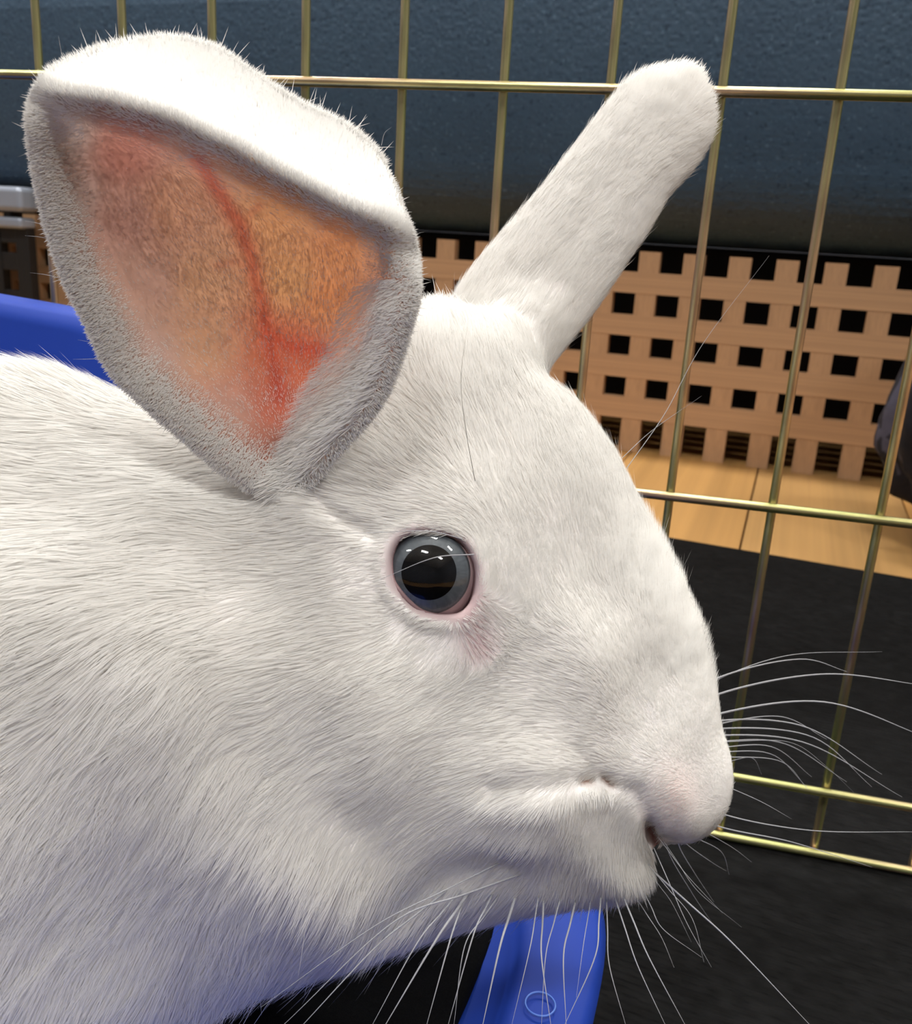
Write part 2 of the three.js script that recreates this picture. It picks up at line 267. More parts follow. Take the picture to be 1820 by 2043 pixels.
const creases = [                                                     // line, depth, half width
  [[[990, 1572], [1080, 1568], [1172, 1557]], 8, 26], [[[1160, 1560], [1182, 1556]], 12, 9], [[[1203, 1550], [1222, 1566]], 13, 8], [[[1215, 1562], [1270, 1580], [1300, 1640]], 7, 18], [[[1150, 1500], [1195, 1550]], 5, 22],
  [[[1296, 1648], [1310, 1690]], 26, 11], [[[1300, 1668], [1345, 1690]], 20, 12], [[[650, 1005], [690, 1040], [740, 1062]], 6, 18], [[[1000, 1640], [1090, 1650]], 5, 24], [[[1330, 1350], [1290, 1440], [1240, 1500]], 3, 50], [[[560, 1080], [480, 1250], [470, 1450]], 8, 60], [[[1010, 1700], [900, 1730], [780, 1800]], 10, 36],
];

const CELL = 8, X0 = -1340, Y0 = 60, Z0 = -620, NX = 356, NY = 268, NZ = 150;
const nPlane = NX * NY;
function planeField(fn) { const a = new Float32Array(nPlane); for (let j = 0; j < NY; j++) for (let i = 0; i < NX; i++) a[j * NX + i] = fn(X0 + i * CELL, Y0 + j * CELL); return a; }
function blurField(a, n) { const b = new Float32Array(nPlane); for (let s = 0; s < n; s++) { for (let j = 0; j < NY; j++) for (let i = 0; i < NX; i++) b[j * NX + i] = (a[j * NX + Math.max(0, i - 1)] + 2 * a[j * NX + i] + a[j * NX + Math.min(NX - 1, i + 1)]) / 4; for (let j = 0; j < NY; j++) for (let i = 0; i < NX; i++) a[j * NX + i] = (b[Math.max(0, j - 1) * NX + i] + 2 * b[j * NX + i] + b[Math.min(NY - 1, j + 1) * NX + i]) / 4; } return a; }
const headP = smoothPoly(headOutline), bodyP = smoothPoly(bodyOutline);
const EAR_Z = -85, farP = smoothPoly(farEarOutline.map(([x, y]) => at(x, y, EAR_Z).slice(0, 2)));
const furLen = blurField(planeField((x, y) => idw(furTable, x, y, 1)[0]), 3);
const dHead = blurField(planeField((x, y) => polyDist(headP, x, y)), 3), dBody = blurField(planeField((x, y) => polyDist(bodyP, x, y)), 8), dFar = blurField(planeField((x, y) => polyDist(farP, x, y)), 2);
const wHead = blurField(planeField((x, y) => idw(thickTable, x, y, 1)[0]), 10), wBody = blurField(planeField((x, y) => idw(bodyThick, x, y, 1)[0]), 20);
const smax = (a, b, k) => { const h = Math.max(k - Math.abs(a - b), 0) / k; return Math.max(a, b) + h * h * k * 0.25; };   // of "inside-ness"
const capsules = [[[985, 790, -40], [1040, 640, -80], 62], [[330, 2060, 130], [430, 2110, 150], 48], [[330, 2060, -130], [430, 2110, -150], 48], [[-700, 1950, 300], [-300, 2115, 330], 80], [[-700, 1950, -300], [-300, 2115, -330], 80]];
const field = new Float32Array(nPlane * NZ);
const RH = 250, RB = 560, RE = 95;
for (let k = 0; k < NZ; k++) {
  const Z = Z0 + k * CELL;
  for (let j = 0; j < NY; j++) for (let i = 0; i < NX; i++) {
    const q = j * NX + i, inset = 0.30 * furLen[q];
    const el = (d, R, W) => { const t = Math.max(0, 1 - d / R); const r = Math.sqrt(t * t + (Z / W) * (Z / W)); return (1 - r) * Math.min(R, W); };
    let v = el(dHead[q] - inset, RH, wHead[q] - inset);
    v = smax(v, el(dBody[q] - inset, RB, wBody[q]), 130);
    if (dFar[q] > -60) { const zz = Z - EAR_Z, t = Math.max(0, 1 - (dFar[q] - 12) / RE), r = Math.sqrt(t * t + (zz / 42) ** 2); v = smax(v, (1 - r) * 42, 34); }
    field[k * nPlane + q] = v;
  }
}
for (const [a, b, r] of capsules) for (let k = 0; k < NZ; k++) for (let j = a[1] < 1800 ? Math.floor((500 - Y0) / CELL) : Math.floor((1800 - Y0) / CELL); j < (a[1] < 1800 ? 120 : NY); j++) for (let i = 0; i < NX; i++) {
  const x = X0 + i * CELL - a[0], y = Y0 + j * CELL - a[1], z = Z0 + k * CELL - a[2], ex = b[0] - a[0], ey = b[1] - a[1], ez = b[2] - a[2], t = clamp((x * ex + y * ey + z * ez) / (ex * ex + ey * ey + ez * ez), 0, 1), q = k * nPlane + j * NX + i;
  field[q] = smax(field[q], r - Math.hypot(x - ex * t, y - ey * t, z - ez * t), 60);
}
const sampleField = (X, Y, Z) => {
  const fx = clamp((X - X0) / CELL, 0, NX - 1.001), fy = clamp((Y - Y0) / CELL, 0, NY - 1.001), fz = clamp((Z - Z0) / CELL, 0, NZ - 1.001), i = fx | 0, j = fy | 0, k = fz | 0, u = fx - i, v = fy - j, w = fz - k, o = k * nPlane + j * NX + i;
  const f = (p) => lerp(lerp(field[p], field[p + 1], u), lerp(field[p + NX], field[p + NX + 1], u), v);
  return lerp(f(o), f(o + nPlane), w);
};
function surfaceZ(x, y, side = 1) { let z = side * 560; while (Math.abs(z) > 4) { const p = at(x, y, z); if (sampleField(p[0], p[1], z) > 0) break; z -= side * 4; } return z; }
// folds on the near side and its mirror, then the eye openings
const eyeP = smoothPoly(eyeOutline, 2);
const EYE = { x: 856, y: 1142, r: 98 };
EYE.z = surfaceZ(EYE.x, EYE.y) - EYE.r + 26;
for (let k = 0; k < NZ; k++) for (let j = 0; j < NY; j++) for (let i = 0; i < NX; i++) {
  const q = k * nPlane + j * NX + i; if (field[q] < -30 || field[q] > 70) continue;
  const X = X0 + i * CELL, Y = Y0 + j * CELL, Z = Z0 + k * CELL; if (X < 420 || Y < 950 || Math.abs(Z) < 30) continue;
  const [x, y] = flat(X, Y, Math.abs(Z));
  for (const [l, depth, w] of creases) { const d = lineDist(l, x, y); if (d < 3 * w) field[q] -= depth * Math.exp(-d * d / (w * w)); }
  if (Math.abs(x - 865) < 130 && Math.abs(y - 1145) < 130) { const d = polyDist(eyeP, x, y); if (d > -70) { const lid = 4 * Math.exp(-(((d + 14) / 16) ** 2)); field[q] += lid; field[q] = Math.min(field[q], -d + 2); if (Math.abs(Z) < EYE.z + 10) field[q] = Math.max(field[q], 6); } }
}
// surface nets
function surfaceNet() {
  const index = new Int32Array(nPlane * NZ).fill(-1), pos = [], quads = [];
  const off = [0, 1, NX, NX + 1, nPlane, nPlane + 1, nPlane + NX, nPlane + NX + 1];
  const edges = [[0, 1], [2, 3], [4, 5], [6, 7], [0, 2], [1, 3], [4, 6], [5, 7], [0, 4], [1, 5], [2, 6], [3, 7]];
  for (let k = 0; k < NZ - 1; k++) for (let j = 0; j < NY - 1; j++) for (let i = 0; i < NX - 1; i++) {
    const o = k * nPlane + j * NX + i; let m = 0; for (let c = 0; c < 8; c++) if (field[o + off[c]] > 0) m |= 1 << c;
    if (m === 0 || m === 255) continue;
    let x = 0, y = 0, z = 0, n = 0;
    for (const [a, b] of edges) { const fa = field[o + off[a]], fb = field[o + off[b]]; if ((fa > 0) === (fb > 0)) continue; const t = fa / (fa - fb); x += lerp(a & 1, b & 1, t); y += lerp((a >> 1) & 1, (b >> 1) & 1, t); z += lerp((a >> 2) & 1, (b >> 2) & 1, t); n++; }
    index[o] = pos.length / 3; pos.push(X0 + (i + x / n) * CELL, Y0 + (j + y / n) * CELL, Z0 + (k + z / n) * CELL);
  }
  const steps = [1, NX, nPlane];
  for (let k = 1; k < NZ - 1; k++) for (let j = 1; j < NY - 1; j++) for (let i = 1; i < NX - 1; i++) {
    const o = k * nPlane + j * NX + i, a = field[o] > 0;
    for (let d = 0; d < 3; d++) {
      const b = field[o + steps[d]] > 0; if (a === b) continue;
      const u = steps[(d + 1) % 3], v = steps[(d + 2) % 3], q = [index[o - u - v], index[o - v], index[o], index[o - u]];
      if (q.some((t) => t < 0)) continue;
      if (!a) quads.push(q[0], q[1], q[2], q[0], q[2], q[3]); else quads.push(q[0], q[2], q[1], q[0], q[3], q[2]);
    }
  }
  return { pos, quads };
}
const gradAt = (X, Y, Z, h = 9) => { const v = new THREE.Vector3(sampleField(X - h, Y, Z) - sampleField(X + h, Y, Z), sampleField(X, Y - h, Z) - sampleField(X, Y + h, Z), sampleField(X, Y, Z - h) - sampleField(X, Y, Z + h)); return v.normalize(); };
const net = surfaceNet();
console.log('net', net.pos.length / 3, net.quads.length / 3);

// near ear: a cupped sheet, opening towards the viewer
const earOutline = smoothPoly([[590, 1000], [520, 985], [440, 935], [370, 875], [290, 805], [222, 738], [174, 640], [134, 560], [104, 470], [79, 370], [66, 290], [62, 225], [80, 172], [118, 142], [185, 112], [250, 94], [330, 84], [390, 93], [440, 110], [500, 153], [560, 192], [612, 222], [662, 244], [708, 272], [750, 315], [780, 365], [796, 412], [820, 472], [830, 540], [830, 592], [816, 645], [795, 720], [765, 790], [728, 842], [688, 885], [648, 935], [618, 975]], 4);
const foldLine = [[60, 205], [120, 222], [210, 238], [330, 275], [450, 330], [560, 392], [660, 440], [740, 470], [800, 500], [850, 520]];
function foldSide(x, y) { let s = 0, best = 1e9; for (let i = 0; i + 1 < foldLine.length; i++) { const [ax, ay] = foldLine[i], [bx, by] = foldLine[i + 1], t = clamp(((x - ax) * (bx - ax) + (y - ay) * (by - ay)) / ((bx - ax) ** 2 + (by - ay) ** 2), 0, 1), qx = x - lerp(ax, bx, t), qy = y - lerp(ay, by, t), d = Math.hypot(qx, qy); if (d < best) { best = d; s = Math.sign(-( (bx - ax) * qy - (by - ay) * qx)); } } return best * s; }   // positive above the fold
const EAR_BASE_Z = 195;
const eD = { x: 20, y: 40, n: 145, m: 165, s: 6, a: null };
{
  const a = new Float32Array(eD.n * eD.m), b = new Float32Array(eD.n * eD.m);
  for (let j = 0; j < eD.m; j++) for (let i = 0; i < eD.n; i++) a[j * eD.n + i] = polyDist(earOutline, eD.x + i * eD.s, eD.y + j * eD.s);
  for (let k = 0; k < 14; k++) { for (let j = 0; j < eD.m; j++) for (let i = 0; i < eD.n; i++) b[j * eD.n + i] = (a[j * eD.n + Math.max(0, i - 1)] + 2 * a[j * eD.n + i] + a[j * eD.n + Math.min(eD.n - 1, i + 1)]) / 4; for (let j = 0; j < eD.m; j++) for (let i = 0; i < eD.n; i++) a[j * eD.n + i] = (b[Math.max(0, j - 1) * eD.n + i] + 2 * b[j * eD.n + i] + b[Math.min(eD.m - 1, j + 1) * eD.n + i]) / 4; }
  eD.a = a;
}
function earDist(x, y) { const fx = clamp((x - eD.x) / eD.s, 0, eD.n - 1.001), fy = clamp((y - eD.y) / eD.s, 0, eD.m - 1.001), i = fx | 0, j = fy | 0, u = fx - i, v = fy - j, o = j * eD.n + i; return lerp(lerp(eD.a[o], eD.a[o + 1], u), lerp(eD.a[o + eD.n], eD.a[o + eD.n + 1], u), v); }
function earZ(x, y) {
  const d = Math.max(0, earDist(x, y)), q = foldSide(x, y);
  const lean = EAR_BASE_Z + 0.36 * (960 - y);
  const cup = -70 * sstep(0, 260, d) + 34 * (1 - sstep(0, 120, d));          // hollow of the ear, its edge turned in
  const roll = 58 * Math.exp(-(((q - 34) / 62) ** 2)) * sstep(-30, 120, d + Math.max(0, q));   // rounded roll of the upper margin
  const fall = -0.6 * Math.max(0, q - 30) * sstep(30, 90, q) - 0.3 * Math.max(0, q - 30);
  const right = 40 * sstep(560, 760, x) * sstep(470, 640, y) * (1 - sstep(40, 190, d));   // the thick front margin rolls forward
  return lean + lerp(cup, 0, sstep(-60, 60, q)) + roll + fall + right;
}
const EC = [455, 540];
function earGrid(nr, na) {
  const pts = [];
  for (let r = 0; r <= nr; r++) for (let a = 0; a < na; a++) { const p = earOutline[Math.floor(a / na * earOutline.length)], nx = earOutline[(Math.floor(a / na * earOutline.length) + 1) % earOutline.length], f = (a / na * earOutline.length) % 1, t = r / nr; pts.push([lerp(EC[0], lerp(p[0], nx[0], f), t), lerp(EC[1], lerp(p[1], nx[1], f), t)]); }
  return pts;
}
const earNormal = (x, y) => { const h = 5, zx = (earZ(x + h, y) - earZ(x - h, y)) / (2 * h), zy = (earZ(x, y + h) - earZ(x, y - h)) / (2 * h); return new THREE.Vector3(-zx, -zy, 1).normalize(); };
const vein = [[395, 320], [440, 385], [478, 450], [505, 530], [522, 600], [535, 665], [548, 720], [560, 790]];
const veins = [[vein, 16, 0.52], [[[505, 545], [470, 520], [430, 530]], 7, 0.2], [[[478, 450], [500, 425], [520, 410]], 7, 0.22], [[[535, 665], [575, 690], [650, 702]], 16, 0.5], [[[522, 600], [480, 640], [440, 700]], 8, 0.12]];
const skinTable = [[250, 300, 0.86, 0.50, 0.44], [350, 420, 0.93, 0.62, 0.46], [560, 440, 0.97, 0.62, 0.36], [680, 490, 0.97, 0.56, 0.30], [660, 600, 0.97, 0.54, 0.28], [580, 560, 0.98, 0.64, 0.36], [400, 560, 0.95, 0.66, 0.46], [420, 680, 0.94, 0.64, 0.45], [300, 560, 0.86, 0.62, 0.54], [250, 440, 0.84, 0.58, 0.52], [600, 720, 0.92, 0.30, 0.16], [550, 700, 0.93, 0.36, 0.2], [560, 800, 0.80, 0.26, 0.17], [560, 900, 0.72, 0.34, 0.28], [450, 830, 0.82, 0.56, 0.50], [300, 720, 0.80, 0.62, 0.58], [130, 400, 0.80, 0.70, 0.68], [120, 250, 0.82, 0.74, 0.72], [190, 650, 0.8, 0.7, 0.68], [700, 760, 0.80, 0.58, 0.52], [780, 620, 0.78, 0.52, 0.48], [400, 180, 0.86, 0.80, 0.78], [650, 320, 0.86, 0.80, 0.78], [740, 420, 0.84, 0.74, 0.7], [640, 900, 0.78, 0.6, 0.55]];
function earColor(x, y) {
  let c = idw(skinTable, x, y, 3).map((v, i) => lerp(v, [1, 0.86, 0.72][i], 0.28)); let m = 0;
  for (const [l, w, k] of veins) { const d = lineDist(l, x + 4 * noise3(x / 40, y / 40, 1), y); m = Math.max(m, k * Math.exp(-((d / w) ** 2))); }
  const n = 1 + 0.05 * fbm(x / 14, y / 14, 2);
  return c.map((v, i) => clamp(lerp(v, [0.80, 0.22, 0.16][i], m) * n, 0, 1));
}
function earGeometry() {
  const NR = 72, NA = 200, P = earGrid(NR, NA), pos = [], nor = [], col = [], idx = [], TH = 9;
  for (const side of [1, -1]) for (let i = 0; i < P.length; i++) {
    const [x, y] = P[i], edge = Math.floor(i / NA) / NR, z = earZ(x, y) - (side < 0 ? TH * Math.sqrt(Math.max(0, 1 - edge ** 12)) : 0), w = toWorld(...at(x, y, z)), n = earNormal(x, y).multiplyScalar(side);
    pos.push(w.x, w.y, w.z); const wn = new THREE.Vector3().addScaledVector(cR, n.x).addScaledVector(cU, -n.y).addScaledVector(cF, -n.z); nor.push(wn.x, wn.y, wn.z); col.push(...earColor(x, y));
  }
  const M = P.length;
  for (let r = 0; r < NR; r++) for (let a = 0; a < NA; a++) { const p = r * NA + a, q = r * NA + (a + 1) % NA, s = p + NA, t = q + NA; idx.push(p, q, s, q, t, s, p + M, s + M, q + M, q + M, s + M, t + M); }
  return { pos, nor, col, idx };
}
// body mesh (head, trunk, paws, far ear and near ear in one)
const rabbit = thing('rabbit', 'white rabbit with upright pink lined ears sitting in the blue tray', 'rabbit', rabbitBase.toArray());
const eg = earGeometry();
{
  const nV = net.pos.length / 3, pos = [], nor = [], col = [], g = new THREE.BufferGeometry();
  const eyeLine = eyeP.concat([eyeP[0]]);
  net.normals = new Float32Array(net.pos.length);
  for (let i = 0; i < nV; i++) {
    const X = net.pos[3 * i], Y = net.pos[3 * i + 1], Z = net.pos[3 * i + 2], w = toWorld(X, Y, Z), n = gradAt(X, Y, Z);
    net.normals.set([n.x, n.y, n.z], 3 * i);
    pos.push(w.x, w.y, w.z); const wn = new THREE.Vector3().addScaledVector(cR, n.x).addScaledVector(cU, -n.y).addScaledVector(cF, -n.z); nor.push(wn.x, wn.y, wn.z);
    let c = [0.88, 0.86, 0.84]; const [x, y] = flat(X, Y, Math.abs(Z));
    if (X > 700 && Y > 900) {
      const mix = (t, k) => { c = c.map((v, m) => lerp(v, t[m], k)); };
      const de = lineDist(eyeLine, x, y); mix([0.72, 0.63, 0.63], Math.exp(-((de / 20) ** 2))); mix([0.44, 0.34, 0.35], Math.exp(-((de / 10) ** 2)));
      mix([0.64, 0.48, 0.49], 0.95 * Math.exp(-((lineDist([[936, 1200], [942, 1240], [956, 1290]], x, y) / 38) ** 2)));
      mix([0.82, 0.66, 0.62], 0.8 * Math.exp(-(Math.hypot((x - 1345) / 50, (y - 1590) / 70) ** 2)));
      mix([0.30, 0.15, 0.10], 0.9 * Math.exp(-((Math.min(lineDist([[1164, 1559], [1178, 1557]], x, y), lineDist([[1206, 1552], [1220, 1564]], x, y)) / 7) ** 2)));
      mix([0.16, 0.06, 0.05], Math.exp(-((lineDist([[1296, 1652], [1312, 1690], [1345, 1696]], x, y) / 13) ** 2)));
    }
    col.push(...c);
  }
  const idx = Array.from(net.quads), n0 = idx.length;
  for (const v of eg.idx) idx.push(v + nV);
  const cat = (a, b) => { const f = new Float32Array(a.length + b.length); f.set(a); f.set(b, a.length); return new THREE.BufferAttribute(f, 3); };
  g.setAttribute('position', cat(pos, eg.pos)); g.setAttribute('normal', cat(nor, eg.nor)); g.setAttribute('color', cat(col, eg.col)); g.setIndex(idx);
  g.addGroup(0, n0, 0); g.addGroup(n0, eg.idx.length, 1);
  const skin = std({ vertexColors: true, roughness: 0.9 });
  const earSkin = phys({ vertexColors: true, roughness: 1, specularIntensity: 0.2, transmission: 0.82, thickness: 0 });
  part('body', g, [skin, earSkin], rabbit);
}
// eyes
{
  const mid = toWorld(...at(EYE.x, EYE.y, EYE.z)), axis = new THREE.Vector3(0, CAM_H, 0).sub(rabbitBase).sub(mid).normalize();
  const R = EYE.r * K * (DIST - EYE.z) / DIST * 1.06;
  const cap = (r, a, b, n = 40) => { const g = new THREE.SphereGeometry(r, 64, n, 0, Math.PI * 2, a, b - a); g.rotateX(Math.PI / 2); return g; };
  const irisMat = phys({ map: dataTexture(256, 64, (u, v) => { const n = 0.03 * noise3(Math.cos(u * 6.2832) * 22, Math.sin(u * 6.2832) * 22, v * 2) + 0.02 * noise3(u * 60, v * 6, 4); const b = v < 0.14 ? 0.72 : 1; return [(0.295 + n) * b, (0.325 + n) * b, (0.35 + n) * b]; }, true), roughness: 0.5 });
  const sclera = phys({ color: new THREE.Color(0.40, 0.29, 0.30), roughness: 0.35 }), black = phys({ color: 0x020203, roughness: 0.4, specularIntensity: 0.2 });
  const clear = phys({ color: 0xffffff, transmission: 1, thickness: 0, roughness: 0.0, ior: 1.36 });
  const iA = Math.asin(49 / EYE.r), iB = Math.asin(75 / EYE.r);
  const dirs = [axis, null];
  const mid2 = toWorld(...at(EYE.x, EYE.y, EYE.z)).addScaledVector(cF, 2 * EYE.z * K), axis2 = cF.clone();
  for (const [p, ax] of [[mid, axis], [mid2, axis2]]) {
    const e = new THREE.Group(); e.name = 'eye'; e.position.copy(p); e.quaternion.setFromUnitVectors(new THREE.Vector3(0, 0, 1), ax); rabbit.add(e);
    part('eyeball', new THREE.SphereGeometry(R, 48, 32), sclera, e); part('iris', cap(R * 1.006, iA * 0.97, iB), irisMat, e).userData.label = 'blue grey iris';
    part('pupil', cap(R * 1.008, 0, iA), black, e).userData.label = 'round black pupil'; part('cornea', cap(R * 1.03, 0, iB * 1.16), clear, e);
  }
  // lid margin
  const rim = eyeP.map(([x, y]) => { const [X, Y] = at(x, y, EYE.z + 40), dx = X - at(EYE.x, EYE.y, EYE.z)[0], dy = Y - at(EYE.x, EYE.y, EYE.z)[1], z = EYE.z + Math.sqrt(Math.max(0, (EYE.r * 1.0) ** 2 - dx * dx - dy * dy)); return toWorld(...at(x, y, z + 2)); });
  part('eyelid_margin', new THREE.TubeGeometry(new THREE.CatmullRomCurve3(rim, true), 120, 4.2 * K, 8, true), phys({ color: new THREE.Color(0.30, 0.19, 0.20), roughness: 0.4 }), rabbit).userData.label = 'pinkish eyelid margin';
}
// fur: tapered, bent ribbons rooted on the body, joined into one coat (nobody could count it)
function Coat() { this.p = []; this.n = []; this.i = []; this.c = 0; }
const hv = { d: new THREE.Vector3(), s: new THREE.Vector3(), t: new THREE.Vector3(), w: new THREE.Vector3(), f: new THREE.Vector3() };
function makeCoat(max) { return { pos: new Float32Array(max * 21), nor: new Float32Array(max * 21), idx: new Uint32Array(max * 15), n: 0, max }; }
// root, surface normal, direction (unit, in the rabbit's frame), length, width, droop, twist, how much the shading follows the skin
function addHair(coat, X, Y, Z, N, D, len, wid, droop, twist, soft = 0.75) {
  if (coat.n >= coat.max) return;
  const { s, f, w, t } = hv;
  s.crossVectors(D, N).normalize(); f.crossVectors(s, D).normalize();
  const ct = Math.cos(twist), st = Math.sin(twist);
  t.copy(s).multiplyScalar(ct).addScaledVector(f, st);                       // width direction
  const nx = f.x * ct - s.x * st, ny = f.y * ct - s.y * st, nz = f.z * ct - s.z * st;
  let mx = N.x * soft + nx * (1 - soft), my = N.y * soft + ny * (1 - soft), mz = N.z * soft + nz * (1 - soft); const ml = 1 / Math.hypot(mx, my, mz); mx *= ml; my *= ml; mz *= ml;
  const wnx = cR.x * mx - cU.x * my - cF.x * mz, wny = cR.y * mx - cU.y * my - cF.y * mz, wnz = cR.z * mx - cU.z * my - cF.z * mz;
  const b = coat.n * 7; let o = b * 3;
  for (let k = 0; k < 4; k++) {
    const a = k / 3, bend = -droop * len * a * a, wd = wid * [0.8, 1, 0.8, 0][k] * 0.5;
    const px = X + D.x * len * a + N.x * bend, py = Y + D.y * len * a + N.y * bend, pz = Z + D.z * len * a + N.z * bend;
    for (const sg of k === 3 ? [0] : [-1, 1]) {
      toWorld(px + t.x * wd * sg, py + t.y * wd * sg, pz + t.z * wd * sg, w);
      coat.pos[o] = w.x; coat.pos[o + 1] = w.y; coat.pos[o + 2] = w.z; coat.nor[o] = wnx; coat.nor[o + 1] = wny; coat.nor[o + 2] = wnz; o += 3;
    }
  }
  const q = coat.n * 15; coat.idx.set([b, b + 2, b + 1, b + 1, b + 2, b + 3, b + 2, b + 4, b + 3, b + 3, b + 4, b + 5, b + 4, b + 6, b + 5], q);
  coat.n++;
}
function coatGeometry(c) { const g = new THREE.BufferGeometry(); g.setAttribute('position', new THREE.BufferAttribute(c.pos.slice(0, c.n * 21), 3)); g.setAttribute('normal', new THREE.BufferAttribute(c.nor.slice(0, c.n * 21), 3)); g.setIndex(new THREE.BufferAttribute(c.idx.slice(0, c.n * 15), 1)); return g; }
const bodyFur = phys({ color: new THREE.Color(0.955, 0.95, 0.93), roughness: 1, specularIntensity: 0, transmission: 0.55, thickness: 0 });
const furMat = phys({ color: new THREE.Color(0.90, 0.895, 0.87), roughness: 1, specularIntensity: 0.25, transmission: 0.3, thickness: 0 });
const bodyCoat = makeCoat(380000);
const eyeSpot = (x, y) => polyDist(eyeP, x, y);
{
  const tri = net.quads.length / 3, cum = new Float64Array(tri), P = net.pos, Q = net.quads; let total = 0;
  const a = new THREE.Vector3(), b = new THREE.Vector3(), c = new THREE.Vector3();
  for (let i = 0; i < tri; i++) {
    a.set(P[3 * Q[3 * i]], P[3 * Q[3 * i] + 1], P[3 * Q[3 * i] + 2]); b.set(P[3 * Q[3 * i + 1]], P[3 * Q[3 * i + 1] + 1], P[3 * Q[3 * i + 1] + 2]); c.set(P[3 * Q[3 * i + 2]], P[3 * Q[3 * i + 2] + 1], P[3 * Q[3 * i + 2] + 2]);
    const area = b.clone().sub(a).cross(c.clone().sub(a)).length() / 2, k = 3 * Q[3 * i];
    const toCam = -net.normals[k] * (a.x - CX) / DIST - net.normals[k + 1] * (a.y - CY) / DIST + net.normals[k + 2] * (1 - a.z / DIST);
    const [x, y] = flat(a.x, a.y, a.z);
    let w = area * (toCam > -0.25 ? 1 : 0.22);
    if (x < -90 || y > 2130) w *= 0.25;
    if (a.z > 60 && Math.hypot(x - 862, y - 1145) < 150) w *= 1 + 2.5 * sstep(-50, -15, eyeSpot(x, y));
    const len = furLen[clamp(Math.round((a.y - Y0) / CELL), 0, NY - 1) * NX + clamp(Math.round((a.x - X0) / CELL), 0, NX - 1)];
    w *= Math.pow(40 / clamp(len, 14, 140), 0.75);
    total += w; cum[i] = total;
  }
  const N = new THREE.Vector3(), D = new THREE.Vector3();
  const COUNT = 345000;
  let it = 0;
  for (let h = 0; h < COUNT; h++) {
    const target = (h + rnd()) / COUNT * total; while (it < tri - 1 && cum[it] < target) it++;
    let u = rnd(), v = rnd(); if (u + v > 1) { u = 1 - u; v = 1 - v; }
    const i0 = 3 * Q[3 * it], i1 = 3 * Q[3 * it + 1], i2 = 3 * Q[3 * it + 2], w0 = 1 - u - v;
    const X = P[i0] * w0 + P[i1] * u + P[i2] * v, Y = P[i0 + 1] * w0 + P[i1 + 1] * u + P[i2 + 1] * v, Z = P[i0 + 2] * w0 + P[i1 + 2] * u + P[i2 + 2] * v, M = net.normals;
    N.set(M[i0], M[i0 + 1], M[i0 + 2]);
    const [x, y] = flat(X, Y, Z > 0 ? Z : 0);
    let isEar = false;
    if (Z < 0 && Y < 800 && X > 850) { const q = clamp(Math.round((Y - Y0) / CELL), 0, NY - 1) * NX + clamp(Math.round((X - X0) / CELL), 0, NX - 1); isEar = dFar[q] > 0 && (dHead[q] < 0 || Math.abs(Z - EAR_Z) < 60 && Y < 680); }
    const f = isEar ? idw(furEar, ...flat(X, Y, Z), 4) : idw(furTable, x, y, 4);
    let [len, dx, dy, lift] = f;
    const out = x < -90 || y > 2130;
    if (x > 740 && x < 1010 && y > 1020 && y < 1330 && Z > 60) {
      const d = eyeSpot(x, y); if (d > -6) continue;
      if (d > -46) { len *= lerp(0.65, 1, sstep(-10, -46, d)); if (y > 1075 && rnd() < 0.4 * sstep(-22, -8, d)) continue; }
      if (lineDist([[940, 1205], [954, 1285]], x, y) < 44 * (0.7 + 0.6 * rnd())) { if (rnd() < 0.84) continue; len *= 1.1; lift = 0.5; }
    }
    if (x > 1130 && Z > 0) {
      if (lineDist([[1164, 1559], [1178, 1557]], x, y) < 7 || lineDist([[1206, 1552], [1220, 1564]], x, y) < 7) continue;
      if (lineDist([[1296, 1652], [1312, 1690], [1345, 1696]], x, y) < 12) continue;
      if (Math.hypot((x - 1345) / 55, (y - 1590) / 75) < 1 && rnd() < 0.45) continue;
    }
    // fine and coarse waywardness: locks of hair share a turn and a lift
    const big = noise3(X / 75, Y / 75, Z / 75), mid = noise3(X / 24 + 9, Y / 24, Z / 24), shag = sstep(45, 110, len);
    const ang = Math.atan2(dy, dx) + 0.22 * big + (0.14 + 0.15 * shag) * mid + gauss() * (0.12 + 0.05 * shag);
    lift = lift * (1 + 0.35 * mid) + gauss() * 0.10 + 0.05 * shag * big; lift = clamp(lift, 0.06, 1.1);
    D.set(Math.cos(ang), Math.sin(ang), 0); D.addScaledVector(N, -D.dot(N)); const dl = D.length(); if (dl < 0.05) D.set(0, 1, 0.3).addScaledVector(N, -N.y); D.normalize();
    D.multiplyScalar(Math.cos(lift)).addScaledVector(N, Math.sin(lift)).normalize();
    const stray = rnd() < 0.012;
    len *= (0.7 + 0.5 * rnd()) * (stray ? 1.35 : 1);
    addHair(bodyCoat, X - N.x * 2, Y - N.y * 2, Z - N.z * 2, N, D, len, (out ? 5 : lerp(1.2, 1.5, shag)) * (0.8 + 0.4 * rnd()), Math.min((stray ? 0.0 : 0.16) + 0.06 * rnd(), 0.6 * Math.sin(lift)), gauss() * 0.2, 0.97);
  }
}
for (let i = 0; i < 260; i++) {                                       // lashes over the upper lid
  const t = rnd(), l = eyeOutline.slice(1, 7), k = t * (l.length - 1), a = l[Math.floor(k)], b = l[Math.min(l.length - 1, Math.floor(k) + 1)], x = lerp(a[0], b[0], k % 1) + gauss() * 4, y = lerp(a[1], b[1], k % 1) - 5 + gauss() * 5;
  const z = surfaceZ(x, y - 6), D = new THREE.Vector3(-1, 0.12 + 0.3 * rnd(), 0.35 * rnd()).normalize(), p = at(x, y, z - 2);
  addHair(bodyCoat, p[0], p[1], p[2], new THREE.Vector3(0, -0.3, 1).normalize(), D, 12 + 24 * rnd(), 1.1, 0.1, gauss() * 0.6);
}
{ const m = part('coat', coatGeometry(bodyCoat), bodyFur, rabbit); m.userData.kind = 'stuff'; m.userData.label = 'soft white fur'; }
